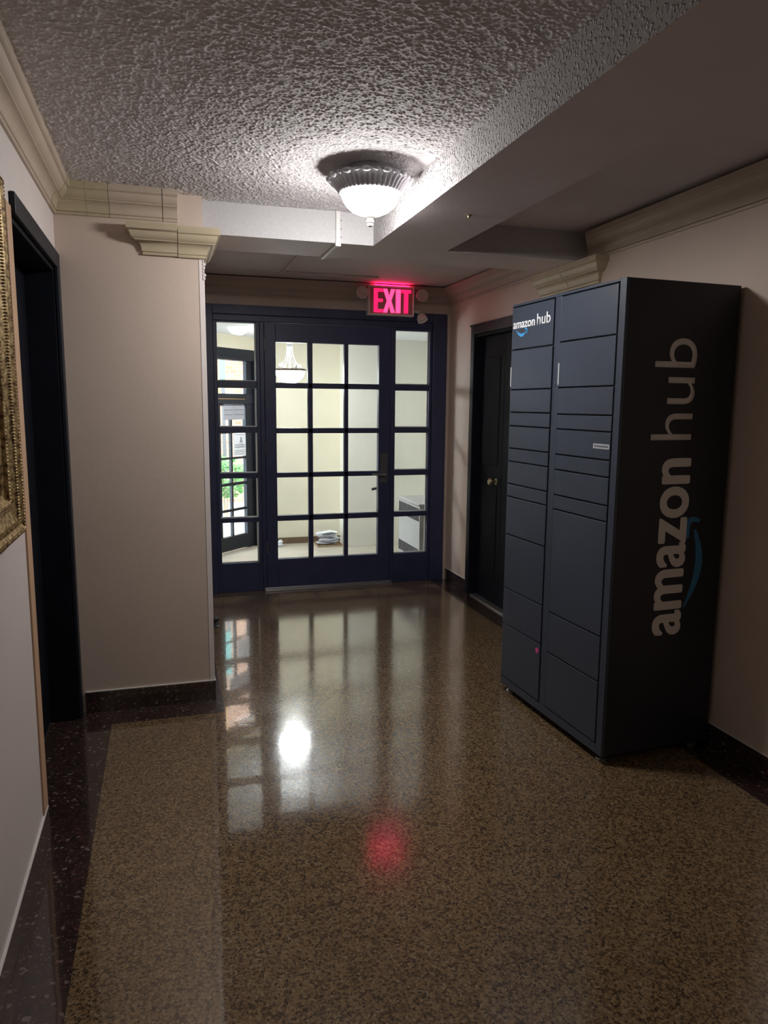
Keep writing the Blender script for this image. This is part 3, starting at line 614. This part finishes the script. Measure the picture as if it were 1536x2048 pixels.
# small logo on the top left door: read from the far edge (+y) towards the near edge
TL = doors['L', 0]
text_mesh('lettering', 'amazon', 'vinyl_white_lit', .205, .030, lambda a, b_, d_: (-.0032 - d_, .868 - a, 1.872 + b_), TL, .0008, 0., .024)
text_mesh('lettering', 'hub', 'vinyl_white_lit', .118, .052, lambda a, b_, d_: (-.0032 - d_, .645 - a, 1.872 + b_), TL, .0008, .01)
K = .205 / .755
smile(lambda z, s_, d_: (-.0032 - d_, .868 - (z - .537) * K, 1.872 - (s_ - .355) * K * 1.5), 'arrow_mark', 'vinyl_blue_lit', TL)

# ------------------------------------------------------------------ gilt picture frame on the left wall
PY1, PZ0, PZ1, PW = 2.275, 1.125, 2.092, .125; PY0 = 1.42
pf = empty('picture_frame', (XL, (PY0 + PY1) / 2, PZ0), label='ornate beaded gilt frame hanging on off-white left wall', cat='picture frame')
cy0 = pf.location.y
prof = [(0, .012), (.0, .040), (.010, .048), (.022, .050), (.030, .044), (.050, .034), (.075, .026), (.088, .028), (.096, .034), (.106, .030), (.112, .020), (.125, .016), (.125, .004), (0, .004)]
y0, y1, z0, z1 = PY0 - cy0, PY1 - cy0, 0., PZ1 - PZ0
def ring(t, d_): return [(d_, y0 + t, z0 + t), (d_, y1 - t, z0 + t), (d_, y1 - t, z1 - t), (d_, y0 + t, z1 - t)]
for k in range(4):
    mm = MB(); R = [(ring(t, d_)[k], ring(t, d_)[(k + 1) % 4]) for t, d_ in prof]
    for i in range(len(R)): a, b_ = R[i], R[(i + 1) % len(R)]; mm.poly([a[0], a[1], b_[1], b_[0]])
    mm.poly([q[0] for q in R]); mm.poly([q[1] for q in R]); mm.build('frame_rail', 'gilt', pf)
bd = MB()
def beads(t, d_, pitch, r, sy):
    c4 = ring(t, d_)
    for k in range(4):
        a, b_ = Vector(c4[k]), Vector(c4[(k + 1) % 4]); n = int((b_ - a).length / pitch); dirv = (b_ - a).normalized(); across = Vector((1, 0, 0)).cross(dirv)
        for i in range(n):
            p_ = a + (b_ - a) * ((i + .5) / n); i0 = len(bd.v)
            for q in ((dirv * r), (across * r * sy), (-dirv * r), (-across * r * sy), Vector((r * .9, 0, 0))): bd.v.append(tuple(p_ + q))
            for q in ((0, 1, 4), (1, 2, 4), (2, 3, 4), (3, 0, 4)): bd.f.append(tuple(i0 + w_ for w_ in q)); bd.mi.append(0)
beads(.014, .048, .0095, .0046, 1.6); beads(.036, .040, .0085, .0042, 3.2); beads(.100, .031, .010, .0042, 1.2)
bd.build('beading', 'gilt', pf, kind='stuff')
box('picture_panel', 'canvas', .002, .010, y0 + .12, y1 - .12, z0 + .12, z1 - .12, pf)

# door stop by the pier
ds = empty('door_stop', (.285, 4.90, 0), label='small dark floor door stop beside the pier', cat='door stop')
MB().lathe([(0, 0), (.026, 0), (.027, .006), (.014, .012), (.012, .035), (.020, .040), (.021, .058), (.014, .064), (0, .065)], n=20).build('post', 'dull_steel', ds, smooth=40)
MB().lathe([(.0205, .043), (.024, .046), (.024, .053), (.0205, .056)], n=20).build('rubber_ring', 'gap_black', ds, smooth=40)
